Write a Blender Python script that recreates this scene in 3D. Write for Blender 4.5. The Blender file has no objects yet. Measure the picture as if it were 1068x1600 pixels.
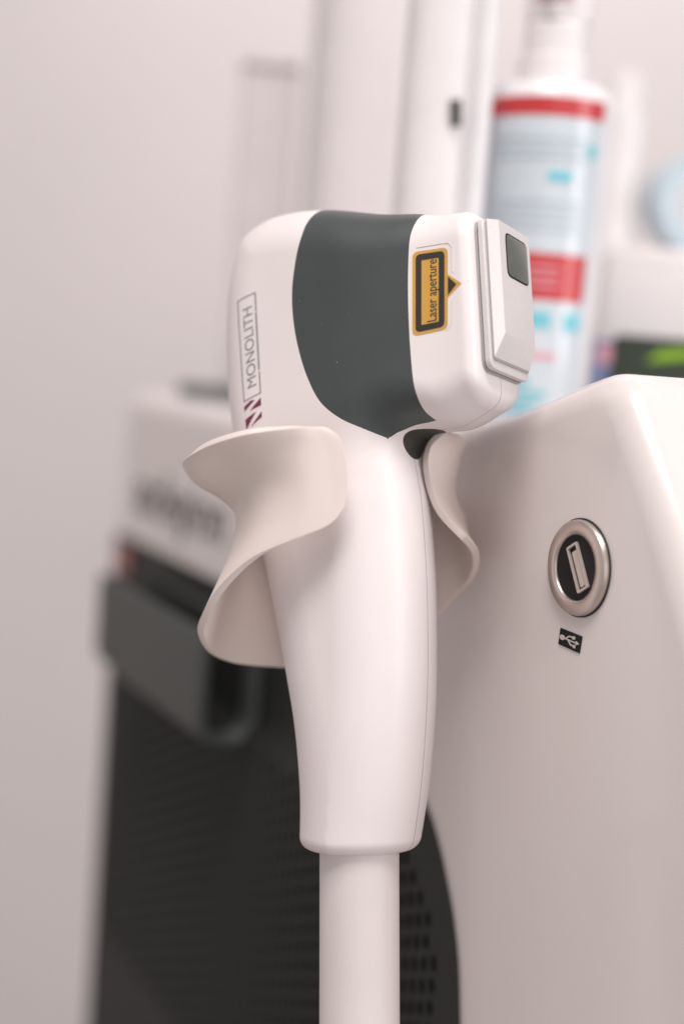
import bpy, bmesh, math, random
import numpy as np
from mathutils import Vector, Matrix
from mathutils.bvhtree import BVHTree
from mathutils.geometry import delaunay_2d_cdt

random.seed(4)
scene = bpy.context.scene
COL = scene.collection

# ------------------------------------------------------------------ camera
CAM_H = 1.15
FPX = 50.0 / 36.0 * 1600.0            # focal length in photo pixels
D0 = 0.42                              # focus distance
PX = D0 / FPX                          # metres per photo pixel at the focus distance
cd = bpy.data.cameras.new('camera')
cd.sensor_fit = 'VERTICAL'; cd.sensor_height = 36.0; cd.sensor_width = 24.0; cd.lens = 50.0
cd.clip_start = 0.02; cd.clip_end = 50.0
cd.dof.use_dof = True; cd.dof.focus_distance = D0 - 0.018; cd.dof.aperture_fstop = 2.9
cam = bpy.data.objects.new('camera', cd); COL.objects.link(cam)
CM = Matrix.Translation((0, 0, CAM_H)) @ Matrix.Rotation(math.radians(90 - 6.7), 4, 'X') @ Matrix.Rotation(math.radians(4.5), 4, 'Z')
cam.matrix_world = CM
scene.camera = cam
CR = CM.to_3x3()

# ------------------------------------------------------------------ world and lamps
w = bpy.data.worlds.new('World'); scene.world = w; w.use_nodes = True
bg = w.node_tree.nodes['Background']; bg.inputs[0].default_value = (0.97, 0.905, 0.885, 1); bg.inputs[1].default_value = 0.50
scene.view_settings.view_transform = 'Standard'; scene.view_settings.look = 'None'
scene.view_settings.exposure = 0.0; scene.view_settings.gamma = 1.0

def area(name, loc, target, sx, sy, power, col):
    l = bpy.data.lights.new(name, 'AREA'); l.shape = 'RECTANGLE'; l.size = sx; l.size_y = sy
    l.energy = power; l.color = col
    o = bpy.data.objects.new(name, l); COL.objects.link(o)
    o.location = loc
    o.rotation_euler = (Vector(target) - Vector(loc)).to_track_quat('-Z', 'Y').to_euler()
    return o
area('ceiling_lamp', (-0.12, -0.15, 2.45), (0.02, 0.45, 1.15), 0.6, 0.6, 17.0, (1.0, 0.95, 0.925))
area('wall_fill', (0.15, 1.25, 2.05), (0.1, 1.75, 1.35), 0.6, 0.4, 3.2, (1.0, 0.95, 0.94))  # added fill that brightens the far wall, not a known fixture
area('front_fill', (0.5, -1.4, 1.3), (0.05, 0.5, 1.05), 1.4, 1.2, 3.5, (1.0, 0.955, 0.93))  # added soft fill from the front, no real lamp stands there
area('window_lamp', (1.5, -0.5, 1.65), (0.1, 0.5, 1.12), 0.45, 1.5, 13.0, (0.97, 0.97, 1.0))

# ------------------------------------------------------------------ helpers
def ray(px, py):
    v = Vector(((px - 534.0) / FPX, -(py - 800.0) / FPX, -1.0))
    return CR @ v
CAMLOC = Vector((0, 0, CAM_H))
def P(px, py, depth):
    return CAMLOC + ray(px, py) * depth
def proj(p):
    q = CM.inverted() @ Vector(p)
    return 534 + FPX * q.x / -q.z, 800 - FPX * q.y / -q.z, -q.z

def mat(name, col, rough=0.5, metal=0.0, noise=0.03, nscale=60.0, bump=0.0, bscale=800.0, coat=0.0, spec=0.5, sss=0.0):
    m = bpy.data.materials.new(name); m.use_nodes = True
    nt = m.node_tree; b = nt.nodes['Principled BSDF']
    b.inputs['Roughness'].default_value = rough; b.inputs['Metallic'].default_value = metal
    b.inputs['Coat Weight'].default_value = coat; b.inputs['Coat Roughness'].default_value = 0.08
    b.inputs['Specular IOR Level'].default_value = spec
    tc = nt.nodes.new('ShaderNodeTexCoord')
    n = nt.nodes.new('ShaderNodeTexNoise'); n.inputs['Scale'].default_value = nscale; n.inputs['Detail'].default_value = 5
    nt.links.new(tc.outputs['Object'], n.inputs['Vector'])
    r = nt.nodes.new('ShaderNodeValToRGB')
    a = [max(0, c * (1 - noise)) for c in col]; c2 = [min(1, c * (1 + noise)) for c in col]
    r.color_ramp.elements[0].position = 0.3; r.color_ramp.elements[1].position = 0.7
    r.color_ramp.elements[0].color = (*a, 1); r.color_ramp.elements[1].color = (*c2, 1)
    nt.links.new(n.outputs['Fac'], r.inputs['Fac']); nt.links.new(r.outputs['Color'], b.inputs['Base Color'])
    mr = nt.nodes.new('ShaderNodeMapRange')
    mr.inputs['To Min'].default_value = max(0.02, rough - 0.04); mr.inputs['To Max'].default_value = min(1, rough + 0.04)
    nt.links.new(n.outputs['Fac'], mr.inputs['Value']); nt.links.new(mr.outputs['Result'], b.inputs['Roughness'])
    if bump:
        n2 = nt.nodes.new('ShaderNodeTexNoise'); n2.inputs['Scale'].default_value = bscale; n2.inputs['Detail'].default_value = 3
        nt.links.new(tc.outputs['Object'], n2.inputs['Vector'])
        bp = nt.nodes.new('ShaderNodeBump'); bp.inputs['Strength'].default_value = bump; bp.inputs['Distance'].default_value = 0.0003
        nt.links.new(n2.outputs['Fac'], bp.inputs['Height']); nt.links.new(bp.outputs['Normal'], b.inputs['Normal'])
    if sss:
        b.inputs['Subsurface Weight'].default_value = sss; b.inputs['Subsurface Radius'].default_value = (0.004, 0.003, 0.0025)
        b.inputs['Subsurface Scale'].default_value = 1.0
    return m

M = {
 'shell': mat('white_handpiece_plastic', (0.83, 0.765, 0.76), 0.36, noise=0.012, bump=0.10, bscale=3500),
 'seam': mat('seam_shadow_plastic', (0.66, 0.60, 0.59), 0.6),
 'band': mat('charcoal_soft_touch', (0.056, 0.068, 0.068), 0.40, noise=0.05, bump=0.2, bscale=4000),
 'trigger': mat('dark_trigger_rubber', (0.035, 0.036, 0.034), 0.5),
 'metal': mat('satin_aluminium', (0.74, 0.695, 0.69), 0.40, metal=0.18, noise=0.03, nscale=900, bump=0.25, bscale=5000),
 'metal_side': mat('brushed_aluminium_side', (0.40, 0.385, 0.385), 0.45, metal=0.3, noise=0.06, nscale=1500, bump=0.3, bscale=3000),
 'glass': mat('dark_sapphire_window', (0.10, 0.115, 0.10), 0.12, noise=0.1, coat=0.5),
 'yellow': mat('amber_label_print', (0.62, 0.34, 0.06), 0.42, noise=0.03),
 'black': mat('black_print', (0.028, 0.026, 0.028), 0.45),
 'greyprint': mat('grey_print', (0.27, 0.26, 0.27), 0.5),
 'maroon': mat('maroon_print', (0.17, 0.028, 0.07), 0.5),
 'holder': mat('cream_holder_plastic', (0.83, 0.725, 0.68), 0.38, noise=0.012, bump=0.08, bscale=3000),
 'hose': mat('pale_hose_rubber', (0.74, 0.675, 0.665), 0.42, noise=0.02, bump=0.15, bscale=2500),
 'body': mat('glossy_white_housing', (0.78, 0.715, 0.70), 0.22, noise=0.008, nscale=8, coat=0.35),
 'charcoal': mat('charcoal_panel', (0.016, 0.0172, 0.0168), 0.6, noise=0.06, bump=0.2, bscale=2500),
 'hollow_shade': mat('black_hollow_shade', (0.006, 0.006, 0.006), 0.8),  # near-black, the shade of hollows put into the colour
 'grip': mat('grey_grip_plastic', (0.066, 0.073, 0.070), 0.45, noise=0.04),
 'steel': mat('satin_steel_ring', (0.66, 0.58, 0.53), 0.34, metal=0.9, noise=0.01, nscale=60),
 'port': mat('nickel_port', (0.72, 0.62, 0.56), 0.3, metal=0.4),
 'socketblack': mat('matt_black_insert', (0.012, 0.012, 0.012), 0.55, spec=0.25),
 'symbol': mat('cream_symbol_print', (0.62, 0.56, 0.52), 0.5),
 'wall': mat('painted_wall', (0.715, 0.662, 0.662), 0.85, noise=0.035, nscale=2.2, bump=0.4, bscale=300),
 'floor': mat('pale_vinyl_floor', (0.45, 0.42, 0.41), 0.5, noise=0.08, nscale=5),
 'paperwhite': mat('white_plastic', (0.80, 0.76, 0.765), 0.4),
 'palegrey': mat('pale_grey_plastic', (0.72, 0.67, 0.67), 0.5),
 'bottle': mat('white_bottle_plastic', (0.82, 0.80, 0.82), 0.25, sss=0.2),
 'label': mat('pale_blue_label', (0.60, 0.665, 0.71), 0.22, coat=0.5),
 'red': mat('red_print', (0.55, 0.035, 0.04), 0.3, coat=0.4),
 'cyan': mat('cyan_print', (0.16, 0.55, 0.64), 0.3, coat=0.4),
 'pink': mat('pink_print', (0.72, 0.36, 0.43), 0.3, coat=0.4),
 'greytext': mat('grey_small_print', (0.46, 0.53, 0.59), 0.4),
 'green': mat('lime_green_print', (0.22, 0.42, 0.02), 0.35),
 'darkpack': mat('dark_pack', (0.03, 0.045, 0.03), 0.4),
 'bluepack': mat('blue_pack', (0.20, 0.25, 0.42), 0.4, noise=0.3, nscale=90),
 'ringblue': mat('pale_blue_roll', (0.50, 0.60, 0.66), 0.5),
 'redtab': mat('faded_red_sticker', (0.42, 0.16, 0.14), 0.5),
 'darktab': mat('dark_tab', (0.10, 0.12, 0.12), 0.5),
}

def link(o, parent=None):
    COL.objects.link(o)
    if parent is not None: o.parent = parent
    return o
def mesh_obj(name, verts, faces, m, parent=None, smooth=True, normals=None, sharp=35):
    me = bpy.data.meshes.new(name)
    me.from_pydata([tuple(v) for v in verts], [], [tuple(int(i) for i in f) for f in faces]); me.update()
    if m is not None: me.materials.append(m)
    if smooth:
        me.shade_smooth()
        if normals is not None:
            me.normals_split_custom_set_from_vertices([tuple(n) for n in normals])
        elif sharp:
            me.set_sharp_from_angle(angle=math.radians(sharp))
    return link(bpy.data.objects.new(name, me), parent)
def bm_obj(name, bm, m, parent=None, smooth=True, sharp=35):
    me = bpy.data.meshes.new(name); bm.normal_update(); bm.to_mesh(me); bm.free()
    me.materials.append(m)
    if smooth:
        me.shade_smooth()
        if sharp: me.set_sharp_from_angle(angle=math.radians(sharp))
    return link(bpy.data.objects.new(name, me), parent)
def empty(name, loc):
    o = bpy.data.objects.new(name, None); COL.objects.link(o); o.location = loc; o.empty_display_size = 0.02
    return o
def tag(o, label=None, cat=None, group=None, kind=None):
    if label: o['label'] = label
    if cat: o['category'] = cat
    if group: o['group'] = group
    if kind: o['kind'] = kind
    return o
def adopt(o, root):
    """Parent a mesh built in world coordinates to an Empty that stands elsewhere."""
    o.parent = root; o.matrix_parent_inverse = Matrix.Translation(-root.location)
    return o
def catmull(pts, n=8, closed=False):
    pts = [np.array(p, float) for p in pts]; out = []
    N = len(pts); rng = range(N if closed else N - 1)
    for i in rng:
        p0 = pts[(i - 1) % N] if closed or i > 0 else 2 * pts[0] - pts[1]
        p1 = pts[i]; p2 = pts[(i + 1) % N]
        p3 = pts[(i + 2) % N] if closed or i + 2 < N else 2 * pts[-1] - pts[-2]
        for k in range(n):
            t = k / n
            # centripetal-ish: plain uniform
            out.append(0.5 * ((2 * p1) + (-p0 + p2) * t + (2 * p0 - 5 * p1 + 4 * p2 - p3) * t * t + (-p0 + 3 * p1 - 3 * p2 + p3) * t ** 3))
    if not closed: out.append(pts[-1])
    return np.array(out)
def round_poly(pts, rad, seg=6):
    """Polygon with every corner rounded by rad (a number or one per corner)."""
    out = []; N = len(pts)
    for i in range(N):
        r = rad[i] if hasattr(rad, '__len__') else rad
        p = Vector(pts[i]); a = Vector(pts[i - 1]) - p; b = Vector(pts[(i + 1) % N]) - p
        if r <= 0: out.append(tuple(p)); continue
        la, lb = a.length, b.length; a.normalize(); b.normalize()
        half = a.angle(b) / 2
        d = min(r / math.tan(half), la * 0.49, lb * 0.49)
        p1 = p + a * d; p2 = p + b * d
        for k in range(seg + 1):
            t = k / seg
            out.append(tuple(p1 * (1 - t) ** 2 + p * 2 * t * (1 - t) + p2 * t * t))
    return out
def densify(poly, g):
    out = []
    for i in range(len(poly)):
        a, b = np.array(poly[i], float), np.array(poly[(i + 1) % len(poly)], float); k = max(1, int(math.ceil(np.linalg.norm(b - a) / g)))
        out += [tuple(a + (b - a) * j / k) for j in range(k)]
    return out
def fill_tris(poly, holes=(), grid=0.0):
    """Triangulate a polygon with holes; optional interior grid points of that spacing."""
    if grid:
        poly = densify(poly, grid); holes = [densify(h, grid) for h in holes]
    vs = [Vector((p[0], p[1])) for p in poly]; edges = [(i, (i + 1) % len(poly)) for i in range(len(poly))]
    for h in holes:
        b = len(vs); vs += [Vector((p[0], p[1])) for p in h]; edges += [(b + i, b + (i + 1) % len(h)) for i in range(len(h))]
    if grid:
        P_ = np.array(poly); x0, y0 = P_.min(0); x1, y1 = P_.max(0)
        for x in np.arange(x0 + grid / 2, x1, grid):
            for y in np.arange(y0 + grid / 2, y1, grid): vs.append(Vector((x, y)))
    v2, e2, f2, _, _, _ = delaunay_2d_cdt(vs, edges, [], 0, 1e-7)
    V = np.array([(v.x, v.y) for v in v2]); F = [f for f in f2]
    C = np.array([V[list(f)].mean(0) for f in F])
    keep = inside(C, poly)
    if len(holes):
        HC = np.array([np.mean(h, 0) for h in holes]); 
        for h in holes:
            h = np.array(h); lo, hi = h.min(0), h.max(0)
            c = np.where((C[:, 0] > lo[0]) & (C[:, 0] < hi[0]) & (C[:, 1] > lo[1]) & (C[:, 1] < hi[1]))[0]
            if len(c): 
                ins = inside(C[c], h); keep[c[ins]] = False
    return V, [F[i] for i in range(len(F)) if keep[i]]
def inside(C, poly):
    P_ = np.array(poly, float); Q = np.roll(P_, -1, 0); r = np.zeros(len(C), bool)
    for (x1, y1), (x2, y2) in zip(P_, Q):
        c = ((y1 > C[:, 1]) != (y2 > C[:, 1]))
        if y1 != y2: r ^= c & (C[:, 0] < (x2 - x1) * (C[:, 1] - y1) / (y2 - y1) + x1)
    return r
def slab(name, V, F, to3, t0, t1, m, parent=None):
    """Flat triangulated sheet V,F mapped by to3(x, y, t) and given thickness t0..t1."""
    n = len(V)
    verts = [to3(x, y, t1) for x, y in V] + [to3(x, y, t0) for x, y in V]
    faces = [tuple(f) for f in F] + [tuple(i + n for i in reversed(f)) for f in F]
    cnt = {}
    for f in F:
        for i in range(len(f)):
            a, b = f[i], f[(i + 1) % len(f)]; cnt[(a, b)] = 1
    for (a, b) in cnt:
        if (b, a) not in cnt: faces.append((b, a, a + n, b + n))
    o = mesh_obj(name, verts, faces, m, parent, smooth=False)
    bm = bmesh.new(); bm.from_mesh(o.data); bmesh.ops.recalc_face_normals(bm, faces=bm.faces); bm.to_mesh(o.data); bm.free()
    return o
def text_tris(body, size=1.0):
    c = bpy.data.curves.new('txt', 'FONT'); c.body = body; c.size = size; c.resolution_u = 4
    o = bpy.data.objects.new('txt', c); COL.objects.link(o)
    me = bpy.data.meshes.new_from_object(o.evaluated_get(bpy.context.evaluated_depsgraph_get()))
    V = np.array([(v.co.x, v.co.y) for v in me.vertices]); F = [tuple(p.vertices) for p in me.polygons]
    bpy.data.objects.remove(o); bpy.data.curves.remove(c); bpy.data.meshes.remove(me)
    V[:, 0] -= V[:, 0].min(); 
    return V, F, V[:, 0].max(), V[:, 1].min(), V[:, 1].max()

# ================================================================== THE HANDPIECE
# device frame (in photo pixels at the focus distance): A front, U up, W across (away from the camera)
DORG = P(555, 800, D0)
def rotx(v, a): c, s = math.cos(a), math.sin(a); return np.array([v[0], c * v[1] - s * v[2], s * v[1] + c * v[2]])
def rotz(v, a): c, s = math.cos(a), math.sin(a); return np.array([c * v[0] - s * v[1], s * v[0] + c * v[1], v[2]])
YAW, TAU, RHO = math.radians(31), math.radians(8), math.radians(3)
def dev_axis(v): return rotz(rotx(v, -TAU), RHO)
ax_a = dev_axis((math.cos(YAW), 0, math.sin(YAW)))
ax_u = dev_axis((0, 1, 0))
ax_w = dev_axis((math.sin(YAW), 0, -math.cos(YAW)))
CRn = np.array(CR)
BW = np.stack([CRn @ ax_a, CRn @ ax_u, CRn @ ax_w], 1)      # columns in world
DO = np.array(DORG)
def dev2w(p): return DO + (np.asarray(p, float) @ BW.T) * PX
def devn2w(n): return np.asarray(n, float) @ BW.T
def w2dev(p): return ((np.asarray(p, float) - DO) @ BW) / PX

PROFILE = [(285, 412), (205, 424), (163.0, 436.3), (103.6, 450), (16.7, 476), (-49.8, 487.0), (-104.4, 484), (-151, 458.6), (-177.6, 399.2), (-190.3, 319.2),
           (-192.7, 215.2), (-186.3, 140.7), (-180.3, 69.8), (-166.8, -0.9), (-149, -78.7), (-134.2, -159.3), (-119.5, -251.1), (-109.5, -326.1), (-107.0, -405.5),
           (-110.6, -468.0), (-119, -537.6), (-130.0, -640.0), (40.0, -640.0), (62, -535.8), (83.3, -445.7), (97.3, -365.3), (108.8, -274.0), (116, -171.9),
           (118.5, -92.3), (117, 2.0), (112, 48), (109.0, 80.0), (121.0, 100.0), (152.0, 107.0), (196, 107.0), (240.0, 124.0), (280.0, 142.0), (300.0, 200.0), (310.0, 300.0), (305.0, 380.0)]
def sstep(x, a, b):
    t = np.clip((x - a) / (b - a), 0, 1); return t * t * (3 - 2 * t)
POLY = catmull(PROFILE, 8, True)
def sd_poly(A, U, poly):
    p = np.asarray(poly); q = np.roll(p, -1, 0)
    d = np.full(A.shape, 1e18); ins = np.zeros(A.shape, bool)
    for (x1, y1), (x2, y2) in zip(p, q):
        ex, ey = x2 - x1, y2 - y1; L = ex * ex + ey * ey
        if L < 1e-9: continue
        t = np.clip(((A - x1) * ex + (U - y1) * ey) / L, 0, 1)
        d = np.minimum(d, (A - x1 - t * ex) ** 2 + (U - y1 - t * ey) ** 2)
        if y1 != y2:
            c = ((y1 > U) != (y2 > U)); ins ^= c & (A < ex * (U - y1) / ey + x1)
    d = np.sqrt(d); return np.where(ins, -d, d)
def smax(f, g, r):
    a = np.maximum(f + r, 0); b = np.maximum(g + r, 0)
    return np.sqrt(a * a + b * b) + np.minimum(np.maximum(f + r, g + r), 0) - r
FRONT_A = 263.0
def body_f(A, U, W, d2=None):
    if d2 is None: d2 = sd_poly(A, U, POLY)
    s = sstep(U, 20, 170)
    h = 108 + 6 * s - 6 * sstep(-U, 300, 520) 
    h = h - 30 * s * sstep(A, 40, 260) 
    R = 104 - 20 * s - 34 * s * sstep(A, 70, 250)
    f = smax(d2, np.abs(W) - h - 0 * A, R)
    f = smax(f, A - FRONT_A - 0.01 * (U - 300), 19.0)                 # front face of the cap
    f = smax(f, -(U + 517 + 0.07 * A), 20.0)                           # foot of the grip
    return f
def surface_net(step):
    a = np.arange(-220, 280, step); u = np.arange(-560, 510, step); wv = np.arange(-140, 141, step)
    A2, U2 = np.meshgrid(a, u, indexing='ij'); d2 = sd_poly(A2, U2, POLY)
    F = body_f(A2[:, :, None], U2[:, :, None], wv[None, None, :], d2[:, :, None])
    neg = F < 0
    nx, ny, nz = F.shape
    cnt = np.zeros((nx - 1, ny - 1, nz - 1), int)
    for i in (0, 1):
        for j in (0, 1):
            for k in (0, 1): cnt += neg[i:nx - 1 + i, j:ny - 1 + j, k:nz - 1 + k]
    act = (cnt > 0) & (cnt < 8)
    idx = -np.ones(act.shape, int); ii = np.argwhere(act); idx[act] = np.arange(len(ii))
    # vertex = mean of edge crossings
    acc = np.zeros((len(ii), 3)); n = np.zeros(len(ii))
    cor = [(0, 0, 0), (1, 0, 0), (0, 1, 0), (1, 1, 0), (0, 0, 1), (1, 0, 1), (0, 1, 1), (1, 1, 1)]
    for c0 in cor:
        for axx in range(3):
            if c0[axx]: continue
            c1 = list(c0); c1[axx] = 1
            f0 = F[ii[:, 0] + c0[0], ii[:, 1] + c0[1], ii[:, 2] + c0[2]]; f1 = F[ii[:, 0] + c1[0], ii[:, 1] + c1[1], ii[:, 2] + c1[2]]
            x = (f0 < 0) != (f1 < 0); t = np.where(x, f0 / np.where(x, f0 - f1, 1), 0)
            p = np.tile(np.array(c0, float), (len(ii), 1)); p[:, axx] += t
            acc[x] += p[x]; n[x] += 1
    V = (ii + acc / n[:, None]) * step + np.array([a[0], u[0], wv[0]])
    faces = []
    for axx in range(3):
        sl0 = [slice(None)] * 3; sl1 = [slice(None)] * 3
        sl0[axx] = slice(0, -1); sl1[axx] = slice(1, None)
        ch = neg[tuple(sl0)] != neg[tuple(sl1)]
        e = np.argwhere(ch); b1, b2 = [(1, 2), (2, 0), (0, 1)][axx]
        e = e[(e[:, b1] > 0) & (e[:, b2] > 0) & (e[:, b1] < F.shape[b1] - 1) & (e[:, b2] < F.shape[b2] - 1)]
        def cell(d1, d2_):
            q = e.copy(); q[:, b1] -= d1; q[:, b2] -= d2_
            return idx[q[:, 0], q[:, 1], q[:, 2]]
        quad = np.stack([cell(1, 1), cell(0, 1), cell(0, 0), cell(1, 0)], 1)
        fl = ~neg[tuple(sl0)][e[:, 0], e[:, 1], e[:, 2]]
        quad[fl] = quad[fl][:, ::-1]
        faces.append(quad)
    return V, np.concatenate(faces)
def grad(V):
    e = 0.6; g = np.zeros_like(V)
    for k in range(3):
        d = np.zeros(3); d[k] = e
        g[:, k] = body_f(*(V + d).T) - body_f(*(V - d).T)
    return g / (2 * e)
STEP = 6.0
BV, BQ = surface_net(STEP)
for _ in range(2):
    f = body_f(*BV.T); g = grad(BV); BV = BV - (f / np.maximum((g * g).sum(1), 0.2))[:, None] * g
BF = np.concatenate([BQ[:, [0, 1, 2]], BQ[:, [0, 2, 3]]])

def cut(V, F, fs):
    """Split triangles along the zero line of the vertex field fs; returns V, F, field."""
    V = [tuple(v) for v in V]; fs = list(fs); out = []; cache = {}
    for i in range(len(fs)):
        if abs(fs[i]) < 0.02: fs[i] = 0.02
    s = np.array(fs) > 0
    F = np.asarray(F); m = s[F]; mixed = m.any(1) & ~m.all(1)
    out = [tuple(t) for t in F[~mixed]]
    def mid(i, j):
        k = (min(i, j), max(i, j))
        if k not in cache:
            t = fs[i] / (fs[i] - fs[j]); a, b = V[i], V[j]
            V.append(tuple(a[c] + t * (b[c] - a[c]) for c in range(3))); fs.append(0.0); cache[k] = len(V) - 1
        return cache[k]
    for t in F[mixed]:
        t = list(t)
        sg = [fs[i] > 0 for i in t]
        lone = 0
        for q in range(3):
            if sg[q] != sg[(q + 1) % 3] and sg[q] != sg[(q + 2) % 3]: lone = q
        a, b, c = t[lone], t[(lone + 1) % 3], t[(lone + 2) % 3]
        ab, ac = mid(a, b), mid(a, c)
        out += [(a, ab, ac), (ab, b, c), (ab, c, ac)]
    return np.array(V), np.array(out), np.array(fs)
def cen(V, F): return V[F].mean(1)
def compact(V, F):
    u, inv = np.unique(F, return_inverse=True)
    return V[u], inv.reshape(F.shape)

bv_body = BVHTree.FromPolygons([Vector(v) for v in BV], [tuple(int(i) for i in q) for q in BF])
def px_on_body(px, py):
    """(A, U) of the body point seen at that place of the photograph's side view."""
    o = Vector(w2dev(CAMLOC)); d = Vector(w2dev(P(px, py, D0))) - o
    h = bv_body.ray_cast(o, d.normalized()); return np.array(h[0])[:2]
# regions on the side of the head, drawn in (A, U)
bl = [px_on_body(*p) for p in ((484, 342), (470, 372), (461, 410), (456, 455), (458, 500), (466, 545), (480, 590), (500, 628), (530, 653), (568, 670), (606, 685))]
bb = [px_on_body(*p) for p in ((606, 685), (625, 674), (650, 664), (682, 657))]
br = [px_on_body(*p) for p in ((682, 657), (664, 643), (651, 618), (643, 575), (639, 520), (637, 460), (637.5, 410), (640.5, 370))]
up_ = lambda p, d: np.array((p[0] + d, 560.0))
BAND = np.concatenate([catmull([up_(bl[0], 22)] + bl, 6)[:-1], catmull(bb, 5)[:-1], catmull(br + [(br[-1][0] + 4, br[-1][1] + 28), (br[-1][0] + 6, br[-1][1] + 60), (br[-1][0] + 7, 560)], 6)])
def fband(V): return sd_poly(V[:, 0], V[:, 1], BAND)
def ftrig(V):
    e = np.sqrt(((V[:, 0] + V[:, 1] - 222) / 44) ** 2 + ((V[:, 2] - 4) / 44) ** 2) - 1
    return np.maximum(e * 60, 60 - V[:, 0])
V, F = BV, BF
V, F, _ = cut(V, F, fband(V))
V, F, _ = cut(V, F, np.where(ftrig(V) == 0, .01, ftrig(V)))
SW = 0.42
V, F, _ = cut(V, F, V[:, 2] - SW)
V, F, _ = cut(V, F, V[:, 2] + SW)
C = cen(V, F)
isb = fband(C) < 0; ist = (ftrig(C) < 0) & ~isb
isseam = (np.abs(C[:, 2]) < SW) & ~isb & ~ist
far = (C[:, 2] > 0)
front = (C[:, 0] > 60 + 0 * C[:, 1]) & (C[:, 1] > 100) & ~isb & ~ist & ~isseam
front &= ~((C[:, 0] < 84) & (C[:, 1] < 125))
NRM = grad(V); NRM /= np.linalg.norm(NRM, axis=1)[:, None]

hand = empty('laser_handpiece', Vector(dev2w((0, -530, 0))))
tag(hand, 'white pistol-grip laser handpiece with charcoal band, hanging head up in the cream cradle, hose below', 'handpiece')
def part_from(mask, name, m, off=0.0, parent=None, thick=None):
    Vc = V + NRM * off
    u, inv = np.unique(F[mask], return_inverse=True)
    o = mesh_obj(name, dev2w(Vc[u]), inv.reshape(-1, 3)[:, ::-1], m, None, True, devn2w(NRM[u]))
    if parent is None: adopt(o, hand)
    return o
shell = part_from(~(isb | ist | isseam | front), 'grip_shell', M['shell'])
cap = part_from(front, 'front_cap', M['shell'])
band = part_from(isb, 'head_band', M['band'])
part_from(ist, 'trigger', M['trigger'], -0.5)
part_from(isseam, 'mould_seam', M['seam'], -0.7)

def side_pts(au):
    """Points of the near side of the body over (A, U) pairs, settled on the exact surface, and their normals."""
    p = []
    for a, u in au:
        hit = bv_body.ray_cast(Vector((a, u, -400)), Vector((0, 0, 1)))
        p.append(tuple(hit[0]) if hit[0] is not None else (a, u, -60.0))
    p = np.array(p)
    for _ in range(3):
        f = body_f(*p.T); g = grad(p); gz = np.where(np.abs(g[:, 2]) < 0.15, -0.15, g[:, 2]); p[:, 2] -= np.clip(f / gz, -3, 3)
    g = grad(p); g /= np.linalg.norm(g, axis=1)[:, None]
    return p, g
def decal(name, Vp, Fp, off, m, parent, lift=0.25):
    """Thin printed sheet wrapped on the near side; Vp in (A, U)."""
    n = len(Vp); p, g = side_pts(Vp)
    vs = np.concatenate([dev2w(p + g * off), dev2w(p + g * (off - lift))])
    faces = [tuple(f) for f in Fp]; cnt = set()
    for f in Fp:
        for i in range(len(f)): cnt.add((f[i], f[(i + 1) % len(f)]))
    for (a, b) in cnt:
        if (b, a) not in cnt: faces.append((b, a, a + n, b + n))
    o = mesh_obj(name, vs, faces, m, None, False)
    adopt(o, hand)
    if parent is not hand:
        o.parent = parent; o.matrix_parent_inverse = Matrix.Identity(4)
    return o

# ---- amber warning label: frame outline, black border, amber field, lettering
q00, q10, q11, q01 = [px_on_body(*p) for p in ((644, 526), (699, 514), (699, 386), (644, 394))]
def lab(x, y):      # x 0..55 across, y 0..132 upward
    s, t = x / 55.0, y / 132.0
    return (1 - s) * (1 - t) * q00 + s * (1 - t) * q10 + s * t * q11 + (1 - s) * t * q01
def lab_part(name, poly, off, m, parent, holes=(), grid=9.0):
    Vp, Fp = fill_tris(poly, holes, grid)
    return decal(name, [lab(*p) for p in Vp], Fp, off, m, parent)
def rrect(x0, y0, x1, y1, r, seg=5): return round_poly([(x0, y0), (x1, y0), (x1, y1), (x0, y1)], r, seg)
outl = round_poly([(0, 0), (55, 0), (55, 50), (77, 69), (55, 88), (55, 132), (0, 132)], [10, 10, 0, 1.5, 0, 10, 10], 5)
wl = lab_part('warning_label', outl, 0.55, M['yellow'], hand)
wl['label'] = 'amber warning label reading Laser aperture with a side arrow'
ring_o = rrect(5, 5, 50, 127, 8); ring_i = rrect(14, 15, 41, 117, 0.5)
lab_part('border', ring_o, 0.95, M['black'], wl, [ring_i])
lab_part('arrow', [(55.5, 54), (69, 69), (55.5, 84)], 0.95, M['black'], wl)
Vt, Ft, tw, ty0, ty1 = text_tris('Laser aperture')
pts = []
for x, y in Vt:                                                      # rotated a quarter turn, reading upward
    pts.append(lab(37.5 - (y) * 15.0 / 0.70, 17.5 + x * 98.0 / tw))
decal('lettering', pts, Ft, 0.95, M['black'], wl)
# raised outline of the shallow pocket the label sits in
def side_tube(name, path, r, off, m, parent):
    p_, g_ = side_pts(path); pts3 = list(p_ + g_ * off)
    vs = []; fs = []
    for i, p in enumerate(pts3):
        t = pts3[min(i + 1, len(pts3) - 1)] - pts3[max(i - 1, 0)]; t /= np.linalg.norm(t)
        n = np.array([0, 0, -1.0]); b = np.cross(t, n); b /= np.linalg.norm(b); n = np.cross(b, t)
        for k in range(6):
            a_ = k * math.pi / 3; vs.append(p + r * (math.cos(a_) * n + math.sin(a_) * b))
    for i in range(len(pts3) - 1):
        for k in range(6):
            fs.append((i * 6 + k, i * 6 + (k + 1) % 6, (i + 1) * 6 + (k + 1) % 6, (i + 1) * 6 + k))
    o = mesh_obj(name, dev2w(np.array(vs)), fs, m, None, True)
    adopt(o, hand); return o
oo = [(6, 138)] + [(50, 139), (58, 136), (62, 130), (62, 91), (86, 71)] 
side_tube('label_pocket_edge', [lab(*p) for p in catmull(oo[:4], 5)[:-1]] + [lab(*p) for p in oo[3:]], 0.9, 0.0, M['seam'], hand)
oo = [(62, 44), (62, 12), (58, 2), (52, -3)]
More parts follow.
